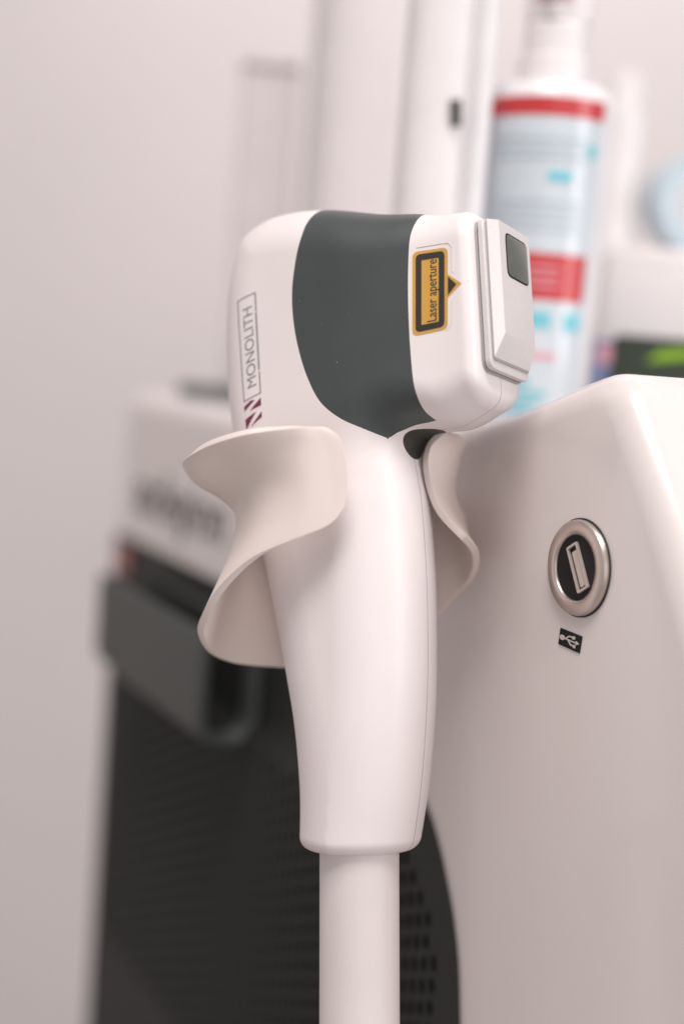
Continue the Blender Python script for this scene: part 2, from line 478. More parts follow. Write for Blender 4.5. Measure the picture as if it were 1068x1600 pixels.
side_tube('label_pocket_edge', [lab(*p) for p in catmull(oo, 5)], 0.5, 0.0, M['seam'], hand)

# ---- MONOLITH print on the back of the head
m00, m10, m11, m01 = [px_on_body(*p) for p in ((381, 629), (408, 614), (399.5, 456), (371, 471))]
def mono(x, y):     # x 0..28, y 0..158
    s, t = x / 28.0, y / 158.0
    return (1 - s) * (1 - t) * m00 + s * (1 - t) * m10 + s * t * m11 + (1 - s) * t * m01
def mono_part(name, poly, m, parent, holes=(), grid=8.0, off=0.5):
    Vp, Fp = fill_tris(poly, holes, grid); return decal(name, [mono(*p) for p in Vp], Fp, off, m, parent)
def strip(x0, y0, x1, y1): return [(x0, y0), (x1, y0), (x1, y1), (x0, y1)]
Vt, Ft, tw, ty0, ty1 = text_tris('MONOLITH')
word = decal('model_lettering', [mono(21.5 - y * 13.5 / 0.70, 16 + x * 124.0 / tw) for x, y in Vt], Ft, 0.5, M['greyprint'], hand)
word['label'] = 'grey MONOLITH lettering in a thin frame with a maroon striped mark'
mono_part('frame_line', strip(0, 0, 1.6, 158), M['greyprint'], word)
mono_part('frame_line', strip(1.6, 156.4, 28, 158), M['greyprint'], word)
mono_part('frame_line', strip(26.2, 128, 28, 156.4), M['greyprint'], word)
mono_part('frame_line', strip(26.2, 1.6, 28, 34), M['greyprint'], word)
mono_part('frame_line', strip(1.6, 0, 28, 1.6), M['greyprint'], word)
dashes_v, dashes_f = [], []
yy = 37.0
while yy < 124:
    L = random.choice([1.8, 2.4, 3.0]); b = len(dashes_v)
    dashes_v += [mono(25.6, yy), mono(27.9, yy), mono(27.9, yy + L), mono(25.6, yy + L)]; dashes_f.append((b, b + 1, b + 2, b + 3))
    yy += L + random.choice([0.4, 0.6, 0.9])
decal('fine_print', dashes_v, dashes_f, 0.5, M['greyprint'], word)
for poly in ([(0, -14), (18, -6), (12, -3.2), (0, -7)], [(9, -18), (27, -18), (27, -6.5)], [(0, -26.5), (19, -24), (0, -42)], [(9, -42), (27, -36), (27, -28)]):
    mono_part('mark', poly, M['maroon'], word)
# fine dust specks on the band
sv, sf = [], []
for (x, y) in ((503, 507), (468, 470), (526, 566), (545, 490)):
    c = px_on_body(x, y); r = random.uniform(0.35, 0.8); b = len(sv)
    sv += [c + r * np.array((math.cos(k), math.sin(k))) for k in np.arange(0, 6.2, 1.05)]; sf.append(tuple(range(b, b + 6)))
tag(decal('dust_specks', sv, sf, 0.3, M['greytext'], hand), kind='stuff')

# ---- metal front plate
def dev_prism(name, sections, m, parent, bevel=0.0, seg=3):
    """sections: list of (A, polygon in (W, U)); joined as a loft and capped."""
    bm = bmesh.new(); rings = []
    for A_, poly in sections:
        rings.append([bm.verts.new(dev2w((A_ if np.isscalar(A_) else 0, u, ww)) if np.isscalar(A_) else dev2w((A_[0] + A_[1] * (u - 300), u, ww))) for ww, u in poly])
    n = len(rings[0])
    for r0, r1 in zip(rings[:-1], rings[1:]):
        for i in range(n): bm.faces.new((r0[i], r0[(i + 1) % n], r1[(i + 1) % n], r1[i]))
    bm.faces.new(rings[0][::-1]); bm.faces.new(rings[-1])
    bmesh.ops.recalc_face_normals(bm, faces=bm.faces)
    if bevel:
        es = [e for e in bm.edges if len(e.link_faces) == 2 and e.calc_face_angle() > math.radians(24)]
        bmesh.ops.bevel(bm, geom=es, offset=bevel * PX, segments=seg, affect='EDGES', profile=0.6, clamp_overlap=True)
    o = bm_obj(name, bm, m, None, True, 40); adopt(o, hand) if parent is hand else None
    if parent is not hand:
        o.parent = parent; o.matrix_parent_inverse = Matrix.Identity(4)
    return o
def FA(o): return (FRONT_A + o, 0.01)
def rr(w0, u0, w1, u1, r): return round_poly([(w0, u0), (w1, u0), (w1, u1), (w0, u1)], r, 5)
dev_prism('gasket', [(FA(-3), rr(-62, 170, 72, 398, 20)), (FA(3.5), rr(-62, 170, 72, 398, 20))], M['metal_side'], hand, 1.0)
plate = dev_prism('front_plate', [(FA(4.5), rr(-61, 173, 72, 399, 15)), (FA(14), rr(-61, 173, 72, 399, 15))], M['metal'], hand, 2.0)
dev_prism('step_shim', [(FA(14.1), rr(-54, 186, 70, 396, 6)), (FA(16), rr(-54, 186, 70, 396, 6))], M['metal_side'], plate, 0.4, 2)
blk = dev_prism('aperture_block', [(FA(16.1), rr(-52, 190, 72, 399, 3)), (FA(29), rr(-38, 226, 70, 398, 3))], M['metal'], hand, 1.5)
dev_prism('window_frame', [(FA(28), rr(-18, 317, 59, 385, 12)), (FA(29.6), rr(-18, 317, 59, 385, 12))], M['socketblack'], blk, 0.5, 2)
dev_prism('window', [(FA(29), rr(-15.5, 319.5, 56.5, 382.5, 10)), (FA(30.2), rr(-15.5, 319.5, 56.5, 382.5, 10))], M['glass'], blk, 0.4, 2)

# ---- hose
foot = w2dev(P(561, 1300, D0 - 73 * PX))
def cam2dev(v): return np.array((np.dot(v, ax_a), np.dot(v, ax_u), np.dot(v, ax_w)))
hd = cam2dev((0.0, -1.0, 0.10)); hb = cam2dev((0.02, -1.0, -0.3))
hp = [foot - hd * 30 + hd * k * 20 for k in range(26)] 
hp += [hp[-1] + hb * k * 60 for k in range(1, 22)]
hp = catmull(hp, 2)
def tube(path, rad, m, name, parent, seg=40):
    vs, fs = [], []; path = np.array(path); N = len(path)
    rad = rad if hasattr(rad, '__len__') else [rad] * N
    ref = np.array([0, 0, 1.0])
    for i in range(N):
        t = path[min(i + 1, N - 1)] - path[max(i - 1, 0)]; t = t / np.linalg.norm(t)
        b = np.cross(t, ref); b /= np.linalg.norm(b); n = np.cross(b, t)
        for k in range(seg):
            a_ = 2 * math.pi * k / seg; vs.append(path[i] + rad[i] * (math.cos(a_) * n + math.sin(a_) * b))
    for i in range(N - 1):
        for k in range(seg): fs.append((i * seg + k, (i + 1) * seg + k, (i + 1) * seg + (k + 1) % seg, i * seg + (k + 1) % seg))
    fs.append(tuple(range(seg))); fs.append(tuple(range((N - 1) * seg, N * seg))[::-1])
    return vs, fs
vs, fs = tube(hp, 60.0, None, None, None)
adopt(mesh_obj('hose', dev2w(np.array(vs)), fs, M['hose'], None, True), hand)

# ================================================================== THE LASER MACHINE
hdir = ray(-594, 450); hdir.z = 0; hdir.normalize()                 # along the side, away from the camera
near = -hdir
upv = Vector((0, 0, 1))
nout = upv.cross(near); nout.normalize()
if nout.dot(CAMLOC - P(900, 885, D0)) < 0: nout = -nout
MO = P(906, 887, 0.945 * D0)
def Mw(s, z, t=0.0): return MO + near * s + upv * z + nout * t
def px2m(px, py, t=0.0):
    o = MO + nout * t; r = ray(px, py)
    k = (o - CAMLOC).dot(nout) / r.dot(nout); p = CAMLOC + r * k - MO
    return p.dot(near), p.z
ZB = -(MO.z) + 0.06                                                  # underside, 6 cm above the floor
mach = empty('laser_machine', Vector((Mw(-0.2, 0, -0.15).x, Mw(-0.2, 0, -0.15).y, 0)))
tag(mach, 'large white laser machine with a charcoal perforated side panel and a USB socket', 'laser machine')
sL, _ = px2m(178, 900)
shelf_z = px2m(700, 676)[1]
left_z = px2m(215, 612)[1]
tp = [px2m(*p) for p in ((640, 672), (700, 663), (770, 647), (830, 623), (870, 604))]
s600, z600 = px2m(560, 690)
crv = [tuple(p) for p in catmull([(s600 - 0.08, left_z), (s600 - 0.02, left_z)] + tp, 4)]
cor = px2m(962, 566); n1 = px2m(1058, 850); n2 = px2m(1200, 1330)
outline = [(sL, ZB), (sL, left_z)] + crv + [cor, n1, n2, (n2[0], ZB)]
rad = [0.02, 0.014] + [0] * len(crv) + [0.03, 0.08, 0.05, 0.02]
ol = round_poly(outline, rad, 10)
ol = [p for i, p in enumerate(ol) if math.dist(p, ol[i - 1]) > 0.0008]
bm = bmesh.new()
f0 = [bm.verts.new(Mw(s, z, 0)) for s, z in ol]; f1 = [bm.verts.new(Mw(s, z, -0.36)) for s, z in ol]
n = len(ol); bm.faces.new(f0); bm.faces.new(f1[::-1])
for i in range(n): bm.faces.new((f0[i], f1[i], f1[(i + 1) % n], f0[(i + 1) % n]))
bmesh.ops.recalc_face_normals(bm, faces=bm.faces)
es = [e for e in bm.edges if (e.verts[0] in f0 and e.verts[1] in f0)]
bmesh.ops.bevel(bm, geom=es, offset=0.010, segments=8, affect='EDGES', profile=0.5, clamp_overlap=False)
body = bm_obj('housing', bm, M['body'], None, True, 50); adopt(body, mach)

def sub(o, parent):
    o.parent = parent; o.matrix_parent_inverse = Matrix.Identity(4); return o

# charcoal side panel with real perforations
pe = [px2m(*p) for p in ((186, 832), (350, 912), (440, 957), (520, 1020), (600, 1125), (668, 1262), (700, 1385), (715, 1490), (719, 1600))]
sR = pe[-1][0]
pl = [(pe[0][0], ZB + 0.03), pe[0]] + [tuple(p) for p in catmull(pe[1:], 6)] + [(sR, pe[-1][1] - 0.05), (sR - 0.01, ZB + 0.03)]
ztop = px2m(645, 1335)[1]; zlow = px2m(400, 1640)[1] - 0.03
pla = np.array(pl); holes = []; s00 = pe[0][0] + 0.008
ci = []
for i in range(int((sR - s00) / 0.0058)):
    s = s00 + i * 0.0058; z0_ = ztop + (2.6e-3 * i) % 0.0076
    for j in range(-4, 60):
        z = z0_ - 0.0076 * j
        if zlow < z < ztop: ci.append((s, z))
ci = np.array(ci); dd = sd_poly(ci[:, 0], ci[:, 1], pla)
holes = [[(s + 0.0021 * math.cos(a_), z + 0.0030 * math.sin(a_)) for a_ in np.arange(6) * math.pi / 3] for (s, z), d in zip(ci, dd) if d < -0.0125]
Vp, Fp = fill_tris(pl, holes)
panel = slab('perforated_panel', Vp, Fp, lambda x, y, t: Mw(x, y, t), 0.0003, 0.0017, M['charcoal']); adopt(panel, mach)
Vp, Fp = fill_tris(pl); adopt(slab('panel_hole_shade', Vp, Fp, lambda x, y, t: Mw(x, y, t), 0.00005, 0.00025, M['hollow_shade']), mach)  # black sheet under the holes, their inner shade put into its colour
# thin shadow gap/lip along the panel edge
# grip: a gutter-shaped handle along the side
T = 0.03
best = None
for T_ in np.arange(0.012, 0.07, 0.001):
    s0, z0 = px2m(312, 1075, T_); q = proj(Mw(s0, z0, 0.006))
    e = abs(q[0] - 398)
    if best is None or e < best[0]: best = (e, T_, s0)
T, s_near = best[1], best[2]
s_far = px2m(150, 980, T)[0]
zt = px2m(308, 985, T)[1]; zb = px2m(316, 1182, T)[1]; th = 0.0042
def gut(t_in, t_out, zbot, ztop_): 
    c = (t_in + t_out) / 2; r = (t_out - t_in) / 2; out = [(t_out, ztop_)]
    for k in range(13):
        a_ = -math.pi * k / 12; out.append((c + r * math.cos(a_), zbot + r + min(r, 0.012) * math.sin(a_) - (r - min(r, 0.012))))
    out.append((t_in, ztop_)); return out
outer = gut(0.0024, T, zb, zt); inner = gut(0.0024 + th, T - th, zb + th, zt)
prof = outer + inner[::-1]
bm = bmesh.new()
g0 = [bm.verts.new(Mw(s_near, z, t)) for t, z in prof]; g1 = [bm.verts.new(Mw(s_far, z, t)) for t, z in prof]
n = len(prof); bm.faces.new(g0); bm.faces.new(g1[::-1])
for i in range(n): bm.faces.new((g0[i], g1[i], g1[(i + 1) % n], g0[(i + 1) % n]))
bmesh.ops.recalc_face_normals(bm, faces=bm.faces)
es = [e for e in bm.edges if e.calc_face_angle() > math.radians(50)]
bmesh.ops.bevel(bm, geom=es, offset=0.0012, segments=3, affect='EDGES', clamp_overlap=True)
grip = bm_obj('grip_handle', bm, M['grip'], None, True, 40); adopt(grip, mach)
shade_o = gut(0.0024 + th + 0.0002, T - th - 0.0002, zb + th + 0.0002, zt - 0.001); shade_i = gut(0.0024 + th + 0.0012, T - th - 0.0012, zb + th + 0.0012, zt - 0.001)
prof = shade_o + shade_i[::-1]; bm = bmesh.new()
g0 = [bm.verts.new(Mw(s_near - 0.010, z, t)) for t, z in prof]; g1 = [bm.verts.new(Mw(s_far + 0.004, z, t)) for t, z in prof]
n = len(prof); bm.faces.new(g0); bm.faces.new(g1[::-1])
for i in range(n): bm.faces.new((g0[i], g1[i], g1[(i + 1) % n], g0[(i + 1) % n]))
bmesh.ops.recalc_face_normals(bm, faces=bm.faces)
sub(bm_obj('grip_hollow_shade', bm, M['hollow_shade'], None, True, 40), grip)  # added black sheet in the trough, its colour holds the hollow's shade

# side lettering, sticker
la, lz = px2m(214, 770); lb, lz2 = px2m(352, 818)
def side_text(name, body_, s0, s1, z, hgt, m, parent=None):
    Vt, Ft, tw, y0, y1 = text_tris(body_)
    Vt = Vt * np.array([(s1 - s0) / tw, hgt / 0.70]) + np.array([s0, z])
    o = slab(name, Vt, Ft, lambda x, y, t: Mw(x, y, t), 0.0, 0.0005, m); adopt(o, mach); return o
side_text('maker_lettering', 'asclepion', la, lb, lz - 0.008, 0.024, M['black'])
sa, sz = px2m(285, 822); sb, _ = px2m(345, 845)
side_text('small_lettering', 'LASER TECHNOLOGIES', sa, sb, sz, 0.0035, M['palegrey'])
s0, z0 = px2m(192, 846); s1, z1 = px2m(206, 900)
Vp, Fp = fill_tris(rrect(s0, z1, s1, z0, 0.002)); adopt(slab('sticker', Vp, Fp, lambda x, y, t: Mw(x, y, t), 0.0023, 0.0029, M['redtab']), mach)

# USB socket
RS = 75.5 * 0.945 * PX
def lathe(name, prof, m, seg=72, parent=None, c=(0, 0)):
    vs, fs = [], []; N = len(prof)
    for k in range(seg):
        a_ = 2 * math.pi * k / seg
        for r, t in prof: vs.append(Mw(c[0] + r * math.cos(a_), c[1] + r * math.sin(a_), t))
    for k in range(seg):
        for i in range(N - 1): fs.append((k * N + i, ((k + 1) % seg) * N + i, ((k + 1) % seg) * N + i + 1, k * N + i + 1))
    o = mesh_obj(name, vs, fs, m, None, True)
    bm = bmesh.new(); bm.from_mesh(o.data); bmesh.ops.remove_doubles(bm, verts=bm.verts, dist=1e-6); bmesh.ops.recalc_face_normals(bm, faces=bm.faces); bm.to_mesh(o.data); bm.free()
    o.data.shade_smooth(); o.data.set_sharp_from_angle(angle=math.radians(35))
    return o
sock = lathe('usb_socket', [(0, 0.0012), (RS * 0.5, 0.0012), (RS * 0.76, 0.0013)], M['socketblack']); adopt(sock, mach)
ringo = lathe('ring', [(RS * 0.68, 0.0005), (RS * 0.68, 0.0014), (RS * 0.69, 0.0018), (RS * 0.71, 0.0021), (RS * 0.78, 0.0024), (RS * 0.96, 0.0020), (RS * 0.985, 0.0017), (RS, 0.0010), (RS, 0)], M['steel']); sub(ringo, sock)
sub(lathe('ring_shadow', [(RS * 0.98, 0.0004), (RS * 1.03, 0.0004), (RS * 1.03, 0.0), ], M['socketblack']), sock)  # thin black ring, contact shadow of the steel put into its colour
# port: two stacked frames leaning in the face
pa = px2m(892, 853, 0.002); pb = px2m(909, 921, 0.002)
pc = ((pa[0] + pb[0]) / 2, (pa[1] + pb[1]) / 2)
dv = Vector((pb[0] - pa[0], pb[1] - pa[1])); PL = dv.length; dv.normalize(); pn = Vector((-dv.y, dv.x))
if pn.x < 0: pn = -pn
def pf(x, y, t):     # x along port (-.5..+.5 of length), y across in metres
    q = Vector(pc) + dv * x + pn * y; return Mw(q.x, q.y, t)
hl, hw = PL / 2 * 1.05, PL * 0.19
def port_ring(name, x0, x1, y0, y1, wd, t0, t1, m):
    Vp, Fp = fill_tris(round_poly([(x0, y0), (x1, y0), (x1, y1), (x0, y1)], 0.0004, 3), [round_poly([(x0 + wd, y0 + wd), (x1 - wd, y0 + wd), (x1 - wd, y1 - wd), (x0 + wd, y1 - wd)], 0.0003, 3)])
    o = slab(name, Vp, Fp, pf, t0, t1, m); return sub(o, sock)
port_ring('port_shell', -hl, hl, -hw, hw, 0.0006, 0.0013, 0.0021, M['port'])
Vp, Fp = fill_tris(round_poly([(-hl + 0.002, -hw * 0.35), (hl - 0.0012, -hw * 0.35), (hl - 0.0012, hw * 0.55), (-hl + 0.002, hw * 0.55)], 0.0003, 3))
sub(slab('port_tongue', Vp, Fp, pf, 0.0013, 0.0018, M['port']), sock)
# USB sign below
qs = [px2m(*p) for p in ((872.5, 1006), (905.5, 1021), (909.5, 994.5), (876, 981))]
def us(x, y, t=0):
    a, b, c, d = [np.array(q) for q in qs]; p = (1 - x) * (1 - y) * a + x * (1 - y) * b + x * y * c + (1 - x) * y * d
    return Mw(p[0], p[1], t)
def us_part(name, polys, t0, t1, m, parent=None):
    VV, FF = [], []
    for poly in polys:
        Vp, Fp = fill_tris(poly); b = len(VV); VV += [tuple(p) for p in Vp]; FF += [tuple(i + b for i in f) for f in Fp]
    o = slab(name, VV, FF, us, t0, t1, m)
    return sub(o, parent) if parent else adopt(o, mach)
ul = us_part('usb_label', [[(0, 0), (1, 0), (1, 1), (0, 1)]], 0, 0.0003, M['socketblack'])
circ = lambda x, y, r, n=12: [(x + r * 0.75 * math.cos(k * 2 * math.pi / n), y + r * math.sin(k * 2 * math.pi / n)) for k in range(n)]
def bar(x0, y0, x1, y1, wd):
    d = Vector((x1 - x0, y1 - y0)).normalized(); nn = Vector((-d.y, d.x)) * wd / 2
    return [(x0 - nn.x, y0 - nn.y), (x1 - nn.x, y1 - nn.y), (x1 + nn.x, y1 + nn.y), (x0 + nn.x, y0 + nn.y)]
us_part('usb_symbol', [circ(0.16, 0.5, 0.16), [(0.80, 0.38), (0.94, 0.5), (0.80, 0.62)], bar(0.29, 0.5, 0.79, 0.5, 0.07)], 0.0003, 0.0005, M['symbol'], ul)
us_part('usb_symbol', [bar(0.34, 0.54, 0.46, 0.72, 0.06), bar(0.463, 0.735, 0.60, 0.735, 0.07), circ(0.67, 0.735, 0.10)], 0.0003, 0.0005, M['symbol'], ul)
us_part('usb_symbol', [bar(0.45, 0.46, 0.57, 0.28, 0.06), bar(0.573, 0.265, 0.68, 0.265, 0.07), strip(0.69, 0.18, 0.80, 0.35)], 0.0003, 0.0005, M['symbol'], ul)

# ---- cradle: a flared C-shaped holder fixed to the machine
# columns run from the near tip round the back to the right tip; each from upper rim to lower rim: (photo x, photo y, depth behind focus in px)
COLS = [
 [(508, 669, -166), (530, 684, -163), (539, 718, -158), (541.5, 755, -153), (537, 792, -150)],
 [(488, 667, -171), (508, 684, -166), (518, 722, -160), (522, 775, -154), (514, 819, -151)],
 [(452, 667, -180), (462, 700, -168), (470, 745, -160), (472, 790, -156), (462, 842, -152)],
 [(385, 675, -178), (400, 708, -150), (415, 755, -132), (412, 810, -130), (398, 872, -134)],
 [(328, 692, -140), (352, 722, -108), (383, 770, -88), (378, 840, -84), (348, 918, -100)],
 [(296, 712, -86), (312, 746, -60), (374, 790, -34), (362, 868, -36), (322, 960, -62)],
 [(290, 727, -20), (311, 752, -4), (372, 802, 20), (360, 890, 16), (314, 992, -14)],
 [(312, 742, 60), (350, 765, 60), (396, 815, 64), (384, 900, 64), (338, 1026, 40)],
 [(385, 752, 120), (420, 775, 105), (450, 822, 100), (440, 905, 100), (400, 1040, 84)],
 [(500, 752, 150), (520, 780, 130), (540, 822, 118), (536, 900, 118), (520, 1040, 108)],
 [(610, 735, 150), (620, 770, 130), (625, 815, 116), (630, 880, 116), (640, 1000, 112)],
 [(690, 710, 120), (686, 750, 100), (682, 790, 92), (700, 860, 96), (718, 926, 90)],
 [(722, 694, 76), (710, 730, 56), (706, 772, 44), (722, 825, 44), (741, 892, 36)],
 [(712, 679, 10), (704, 715, 0), (696, 758, -8), (706, 805, -12), (742, 862, -20)],
 [(690, 674, -38), (668, 700, -40), (666, 742, -44), (684, 796, -46), (724, 840, -44)],
]
ctrl = np.array(COLS, float)
g1 = np.array([catmull([c[j] for j in range(5)], 8) for c in ctrl])           # along each column
grid = np.stack([catmull([g1[i, k] for i in range(len(ctrl))], 8) for k in range(g1.shape[1])], 1)
nu, nv = grid.shape[:2]
cv = [P(x, y, D0 + d * PX) for x, y, d in grid.reshape(-1, 3)]
cf = [(i * nv + j, i * nv + j + 1, (i + 1) * nv + j + 1, (i + 1) * nv + j) for i in range(nu - 1) for j in range(nv - 1)]
holder = mesh_obj('cradle', cv, cf, M['holder'], None, True, sharp=None); adopt(holder, mach)
sm = holder.modifiers.new('thickness', 'SOLIDIFY'); sm.thickness = 0.0021; sm.offset = 0.0; sm.use_even_offset = True
bv_ = holder.modifiers.new('edge', 'BEVEL'); bv_.width = 0.0008; bv_.segments = 3; bv_.limit_method = 'ANGLE'; bv_.angle_limit = math.radians(50)
holder['label'] = 'flared cream plastic cradle open at the front'
# bracket between cradle and housing
bk0 = P(560, 820, D0 + 112 * PX); hit = (MO - bk0).dot(nout)
bk1 = bk0 + nout * hit - nout * 0.004
pth = [bk0 + (bk1 - bk0) * k / 4 for k in range(5)]
vs, fs = tube([tuple(p) for p in pth], 0.008, None, None, None, 24)
o = mesh_obj('cradle_bracket', vs, fs, M['holder'], None, True); adopt(o, mach)

# ================================================================== SETTING
def quad_obj(name, pts, m): return mesh_obj(name, pts, [(0, 1, 2, 3)], m, None, False)
wl_ = quad_obj('wall', [(-3, 1.75, 0), (3, 1.75, 0), (3, 1.75, 3), (-3, 1.75, 3)], M['wall']); tag(wl_, kind='structure')
fl = quad_obj('floor', [(-3, -2, 0), (3, -2, 0), (3, 1.75, 0), (-3, 1.75, 0)], M['floor']); tag(fl, kind='structure')

# ================================================================== THINGS ON THE MACHINE'S SHELF
SHZ = MO.z + left_z + 0.001
def base_at(px, depth):
    """Point of the shelf plane straight under photo column px at that depth."""
    y = 700.0
    for _ in range(30):
        p = P(px, y, depth); e = p.z - SHZ
        y += e / (depth / FPX)
    return P(px, y, depth), y
def zpx(px, py, depth): return P(px, py, depth).z
def rbox(name, root, c, rot, sx, sy, z0, z1, r, m, seg=5, top_r=0.004):
    poly = rrect(-sx / 2, -sy / 2, sx / 2, sy / 2, r, seg); bm = bmesh.new()
    ca, sa = math.cos(rot), math.sin(rot)
    lo = [bm.verts.new((c.x + x * ca - y * sa, c.y + x * sa + y * ca, z0)) for x, y in poly]
    hi = [bm.verts.new((c.x + x * ca - y * sa, c.y + x * sa + y * ca, z1)) for x, y in poly]
    n = len(poly); bm.faces.new(lo[::-1]); tf = bm.faces.new(hi)
    for i in range(n): bm.faces.new((lo[i], lo[(i + 1) % n], hi[(i + 1) % n], hi[i]))
    bmesh.ops.recalc_face_normals(bm, faces=bm.faces)
    if top_r: bmesh.ops.bevel(bm, geom=list(tf.edges), offset=top_r, segments=4, affect='EDGES', clamp_overlap=True)
    o = bm_obj(name, bm, m, None, True, 50)
    if root is not None: adopt(o, root)
    return o
def rev(name, root, c, prof, m, seg=64):
    vs, fs = [], []; N = len(prof)
    for k in range(seg):
        a_ = 2 * math.pi * k / seg
        for r, z in prof: vs.append((c.x + r * math.cos(a_), c.y + r * math.sin(a_), z))
    for k in range(seg):
        for i in range(N - 1): fs.append((k * N + i, ((k + 1) % seg) * N + i, ((k + 1) % seg) * N + i + 1, k * N + i + 1))
    o = mesh_obj(name, vs, fs, m, None, True)
    bm = bmesh.new(); bm.from_mesh(o.data); bmesh.ops.remove_doubles(bm, verts=bm.verts, dist=1e-6); bmesh.ops.recalc_face_normals(bm, faces=bm.faces); bm.to_mesh(o.data); bm.free()
    o.data.shade_smooth(); o.data.set_sharp_from_angle(angle=math.radians(40))
    adopt(o, root); return o

# spray bottle with a printed label
bd = 1.34 * D0
bc, _ = base_at(812, bd); bR = 98 * bd / FPX
bot = empty('spray_bottle', bc.copy())
tag(bot, 'white spray bottle with a pale blue label and red and cyan print', 'bottle')
bz = lambda py: zpx(850, py, bd - bR)
zt_ = bz(150)
rev('bottle_body', bot, bc, [(0, SHZ), (bR * 0.9, SHZ), (bR, SHZ + 0.004), (bR, zt_ - 0.004), (bR * 0.97, zt_), (bR * 0.86, zt_ + 0.004), (bR * 0.55, zt_ + 0.006), (bR * 0.50, zt_ + 0.012), (0, zt_ + 0.012)], M['bottle'])
zc = zt_ + 0.0065
rev('screw_collar', bot, bc, [(bR * 0.50, zc), (bR * 0.56, zc), (bR * 0.56, zc + 0.008), (bR * 0.51, zc + 0.009), (bR * 0.51, zc + 0.020), (bR * 0.44, zc + 0.022), (0, zc + 0.022)], M['paperwhite'])
head_o = rbox('spray_head', bot, bc, 0.5, bR * 0.88, bR * 0.8, zc + 0.0225, zc + 0.052, 0.005, M['paperwhite'])
nz = bc + Vector((-0.3, -0.9, 0)).normalized() * bR * 0.40
no = rbox('nozzle', bot, Vector((nz.x, nz.y, 0)), 0.3, 0.011, 0.012, zc + 0.030, zc + 0.042, 0.002, M['red'], top_r=0.001)
camang = math.atan2(-bc.y, -bc.x)                                    # direction from the bottle to the camera
def wrap(name, px0, px1, py0, py1, m, lift, parent):
    """Printed patch on the bottle between photo columns and rows."""
    def ang(px): 
        k = max(-0.999, min(0.999, (px - 0.5) ))
        return k
    a0 = camang + math.asin(max(-1, min(1, px0))); a1 = camang + math.asin(max(-1, min(1, px1)))
    if px0 <= -1: a0 = camang - 1.75
    if px1 >= 1: a1 = camang + 1.75
    z0, z1 = bz(py1), bz(py0); n = max(2, int(abs(a1 - a0) / 0.08)); r1 = bR + lift; r0 = bR + lift - 0.00025
    vs, fs = [], []
    for k in range(n + 1):
        a_ = a0 + (a1 - a0) * k / n
        for r, z in ((r1, z0), (r1, z1), (r0, z1), (r0, z0)): vs.append((bc.x + r * math.cos(a_), bc.y + r * math.sin(a_), z))
    for k in range(n):
        for i in range(4): fs.append((k * 4 + i, (k + 1) * 4 + i, (k + 1) * 4 + (i + 1) % 4, k * 4 + (i + 1) % 4))
    fs.append((0, 1, 2, 3)); fs.append((n * 4 + 3, n * 4 + 2, n * 4 + 1, n * 4))
    o = mesh_obj(name, vs, fs, m, None, True)
    bm = bmesh.new(); bm.from_mesh(o.data); bmesh.ops.recalc_face_normals(bm, faces=bm.faces); bm.to_mesh(o.data); bm.free()
    o.data.set_sharp_from_angle(angle=math.radians(35))
    adopt(o, bot)
    if parent is not bot: o.parent = parent; o.matrix_parent_inverse = Matrix.Identity(4)
    return o
lbl = wrap('paper_label', -1, 0.80, 190, 672, M['label'], 0.0003, bot)
wrap('label_band', -1, 0.80, 160, 189, M['red'], 0.0003, lbl)
wrap('label_block', -0.55, 0.72, 398, 470, M['red'], 0.0006, lbl)
for i, y in enumerate((418, 432, 446)):
    wrap('label_lettering', -0.4, 0.34, y, y + 4, M['pink'], 0.0009, lbl)
wrap('label_lettering', 0.05, 0.40, 272, 288, M['cyan'], 0.0006, lbl)
wrap('label_lettering', 0.60, 0.72, 228, 246, M['cyan'], 0.0006, lbl)
wrap('label_lettering', -0.45, 0.28, 488, 514, M['cyan'], 0.0006, lbl)
wrap('label_lettering', 0.48, 0.70, 488, 516, M['cyan'], 0.0006, lbl)
wrap('label_lettering', -0.2, 0.40, 551, 562, M['pink'], 0.0006, lbl)
for y, a0, a1 in ((596, -0.3, 0.05), (612, -0.1, 0.30), (626, -0.35, 0.2), (640, -0.5, 0.1), (640, 0.25, 0.5)):
    wrap('label_lettering', a0, a1, y, y + 8, M['cyan'], 0.0006, lbl)
for y in (222, 236, 250, 318, 332, 346, 360):
    wrap('label_lettering', -0.72, 0.55, y, y + 4, M['greytext'], 0.0006, lbl)

def box_thing(name, label, cat, px0, px1, ytop, depth, m, thick, r, top_r=0.004, partname='case', rot=None):
    pxc = (px0 + px1) / 2; wd = (px1 - px0) * depth / FPX
    b, yb = base_at(pxc, depth + thick / 2)
    pxc -= (yb - max(ytop, 60) * 0.5 - 150) * 0.090; b, _ = base_at(pxc, depth + thick / 2)
    root = empty(name, b.copy()); tag(root, label, cat)
    z1 = zpx(pxc, ytop, depth)
    yaw = math.atan2(b.y, b.x) - math.pi / 2 if rot is None else rot
    o = rbox(partname, root, b, yaw, wd, thick, SHZ, z1, r, m, top_r=top_r)
    return root, b, yaw, z1
r1, b1, y1, z1 = box_thing('storage_box', 'narrow pale grey box blurred far behind the head, left of the tall dispenser', 'box', 382, 470, 112, 1.75 * D0, M['palegrey'], 0.03, 0.004)
rbox('lid', r1, b1, y1, 0.030, 0.031, z1 + 0.0003, z1 + 0.004, 0.003, M['palegrey'], top_r=0.001)
r2, b2, y2, z2 = box_thing('soap_dispenser', 'tall pale grey rounded dispenser seen behind the handpiece head', 'dispenser', 484, 690, -90, 1.62 * D0, M['palegrey'], 0.06, 0.028)
r3, b3, y3, z3 = box_thing('white_canister', 'tall white canister with a small dark mark, just left of the spray bottle', 'canister', 628, 735, -80, 1.27 * D0, M['paperwhite'], 0.03, 0.012)
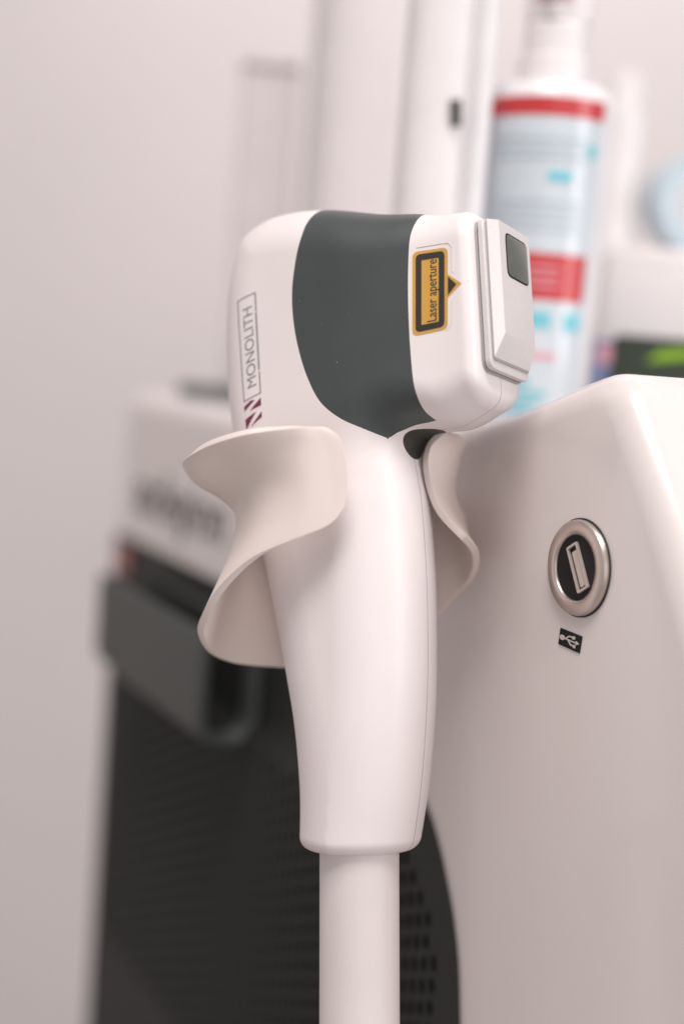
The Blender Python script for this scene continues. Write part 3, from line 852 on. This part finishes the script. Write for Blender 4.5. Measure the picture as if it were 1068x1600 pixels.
# dark mark and an added white strip as its edge highlight
def face_print(root, name, pts, b, thick, m, proud=0.0008):
    """Print on the upright front face of a case: pts are looked up where the line of sight meets that face."""
    n_ = Vector((b.x, b.y, 0)).normalized(); fp = Vector((b.x, b.y, 0)) - n_ * (thick / 2)
    p = []
    for x, y in pts:
        r = ray(x, y); k = (fp - CAMLOC).dot(n_) / r.dot(n_); p.append(CAMLOC + r * k)
    n = len(p); vs = [q - n_ * proud for q in p] + [q + n_ * 0.0002 for q in p]
    o = mesh_obj(name, vs, [tuple(range(n)), tuple(range(2 * n - 1, n - 1, -1))] + [(i, i + n, (i + 1) % n + n, (i + 1) % n) for i in range(n)], m, None, False); adopt(o, root); return o
face_print(r3, 'mark', [(704, 156), (720, 156), (720, 198), (704, 198)], b3, 0.03, M['black'])
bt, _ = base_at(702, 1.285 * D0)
strip_o = rbox('edge_highlight', r3, bt, 0.7, 0.0070, 0.010, SHZ + 0.0, z3 - 0.004, 0.003, M['bottle'])  # added white strip standing in for the highlight along the canister edge
r4, b4, y4, z4 = box_thing('white_bottle', 'frosted white bottle blurred right behind the spray bottle', 'bottle', 930, 1000, 165, 1.60 * D0, M['paperwhite'], 0.03, 0.012)
rbox('cap', r4, b4, y4, 0.016, 0.016, z4 + 0.0003, z4 + 0.016, 0.005, M['paperwhite'])
r5, b5, y5, z5 = box_thing('white_carton', 'low white carton at the right edge under the pale blue roll', 'carton', 945, 1180, 388, 1.50 * D0, M['paperwhite'], 0.06, 0.006)
# roll standing on the carton
rc = P(1098, 262, 1.50 * D0 + 0.03); ro = 82 * 1.55 * D0 / FPX; rc.z = z5 + 0.0004 + ro
roll = empty('tape_roll', Vector((rc.x, rc.y, rc.z - ro)))
tag(roll, 'pale blue roll standing on edge at the right edge of the photo', 'roll')
def ring_solid(name, root, c, yaw, r0, r1, th_, m, seg=56):
    vs, fs = [], []; ax = Vector((math.sin(yaw), -math.cos(yaw), 0)); rt = Vector((math.cos(yaw), math.sin(yaw), 0))
    for k in range(seg):
        a_ = 2 * math.pi * k / seg; d = rt * math.cos(a_) + upv * math.sin(a_)
        for r, t in ((r0, -th_ / 2), (r1, -th_ / 2), (r1, th_ / 2), (r0, th_ / 2)): vs.append(c + d * r + ax * t)
    for k in range(seg):
        for i in range(4): fs.append((k * 4 + i, ((k + 1) % seg) * 4 + i, ((k + 1) % seg) * 4 + (i + 1) % 4, k * 4 + (i + 1) % 4))
    o = mesh_obj(name, vs, fs, m, None, True)
    bm = bmesh.new(); bm.from_mesh(o.data); bmesh.ops.recalc_face_normals(bm, faces=bm.faces); bm.to_mesh(o.data); bm.free()
    o.data.set_sharp_from_angle(angle=math.radians(35)); adopt(o, root); return o
ring_solid('winding', roll, rc, 0.15, ro * 0.60, ro, 0.02, M['ringblue'])
ring_solid('core', roll, rc, 0.15, ro * 0.52, ro * 0.595, 0.021, M['paperwhite'])
# packets behind the console
r6, b6, y6, z6 = box_thing('blue_packet', 'small blurred blue packet with a pink spot beside the foot of the spray bottle', 'packet', 900, 985, 530, 1.42 * D0, M['bluepack'], 0.012, 0.002, 0.001, 'pack')
face_print(r6, 'print', [(932, 540), (960, 540), (960, 568), (932, 568)], b6, 0.012, M['pink'])
r7, b7, y7, z7 = box_thing('green_packet', 'dark packet with a lime green stripe at the right edge behind the console', 'packet', 968, 1150, 528, 1.40 * D0, M['darkpack'], 0.014, 0.002, 0.001, 'pack')
face_print(r7, 'print', [(1006, 566), (1150, 556), (1150, 540), (1030, 548)], b7, 0.014, M['green'])
# small dark thing on the far end of the machine
pd = P(330, 603, 1.72 * D0)
dk = empty('remote_clip', Vector((pd.x, pd.y, SHZ)))
tag(dk, 'small flat dark grey item lying on top of the machine at its far left end', 'clip')
rbox('case', dk, pd, 0.4, 0.030, 0.02, SHZ, SHZ + 0.006, 0.002, M['darktab'], top_r=0.001)
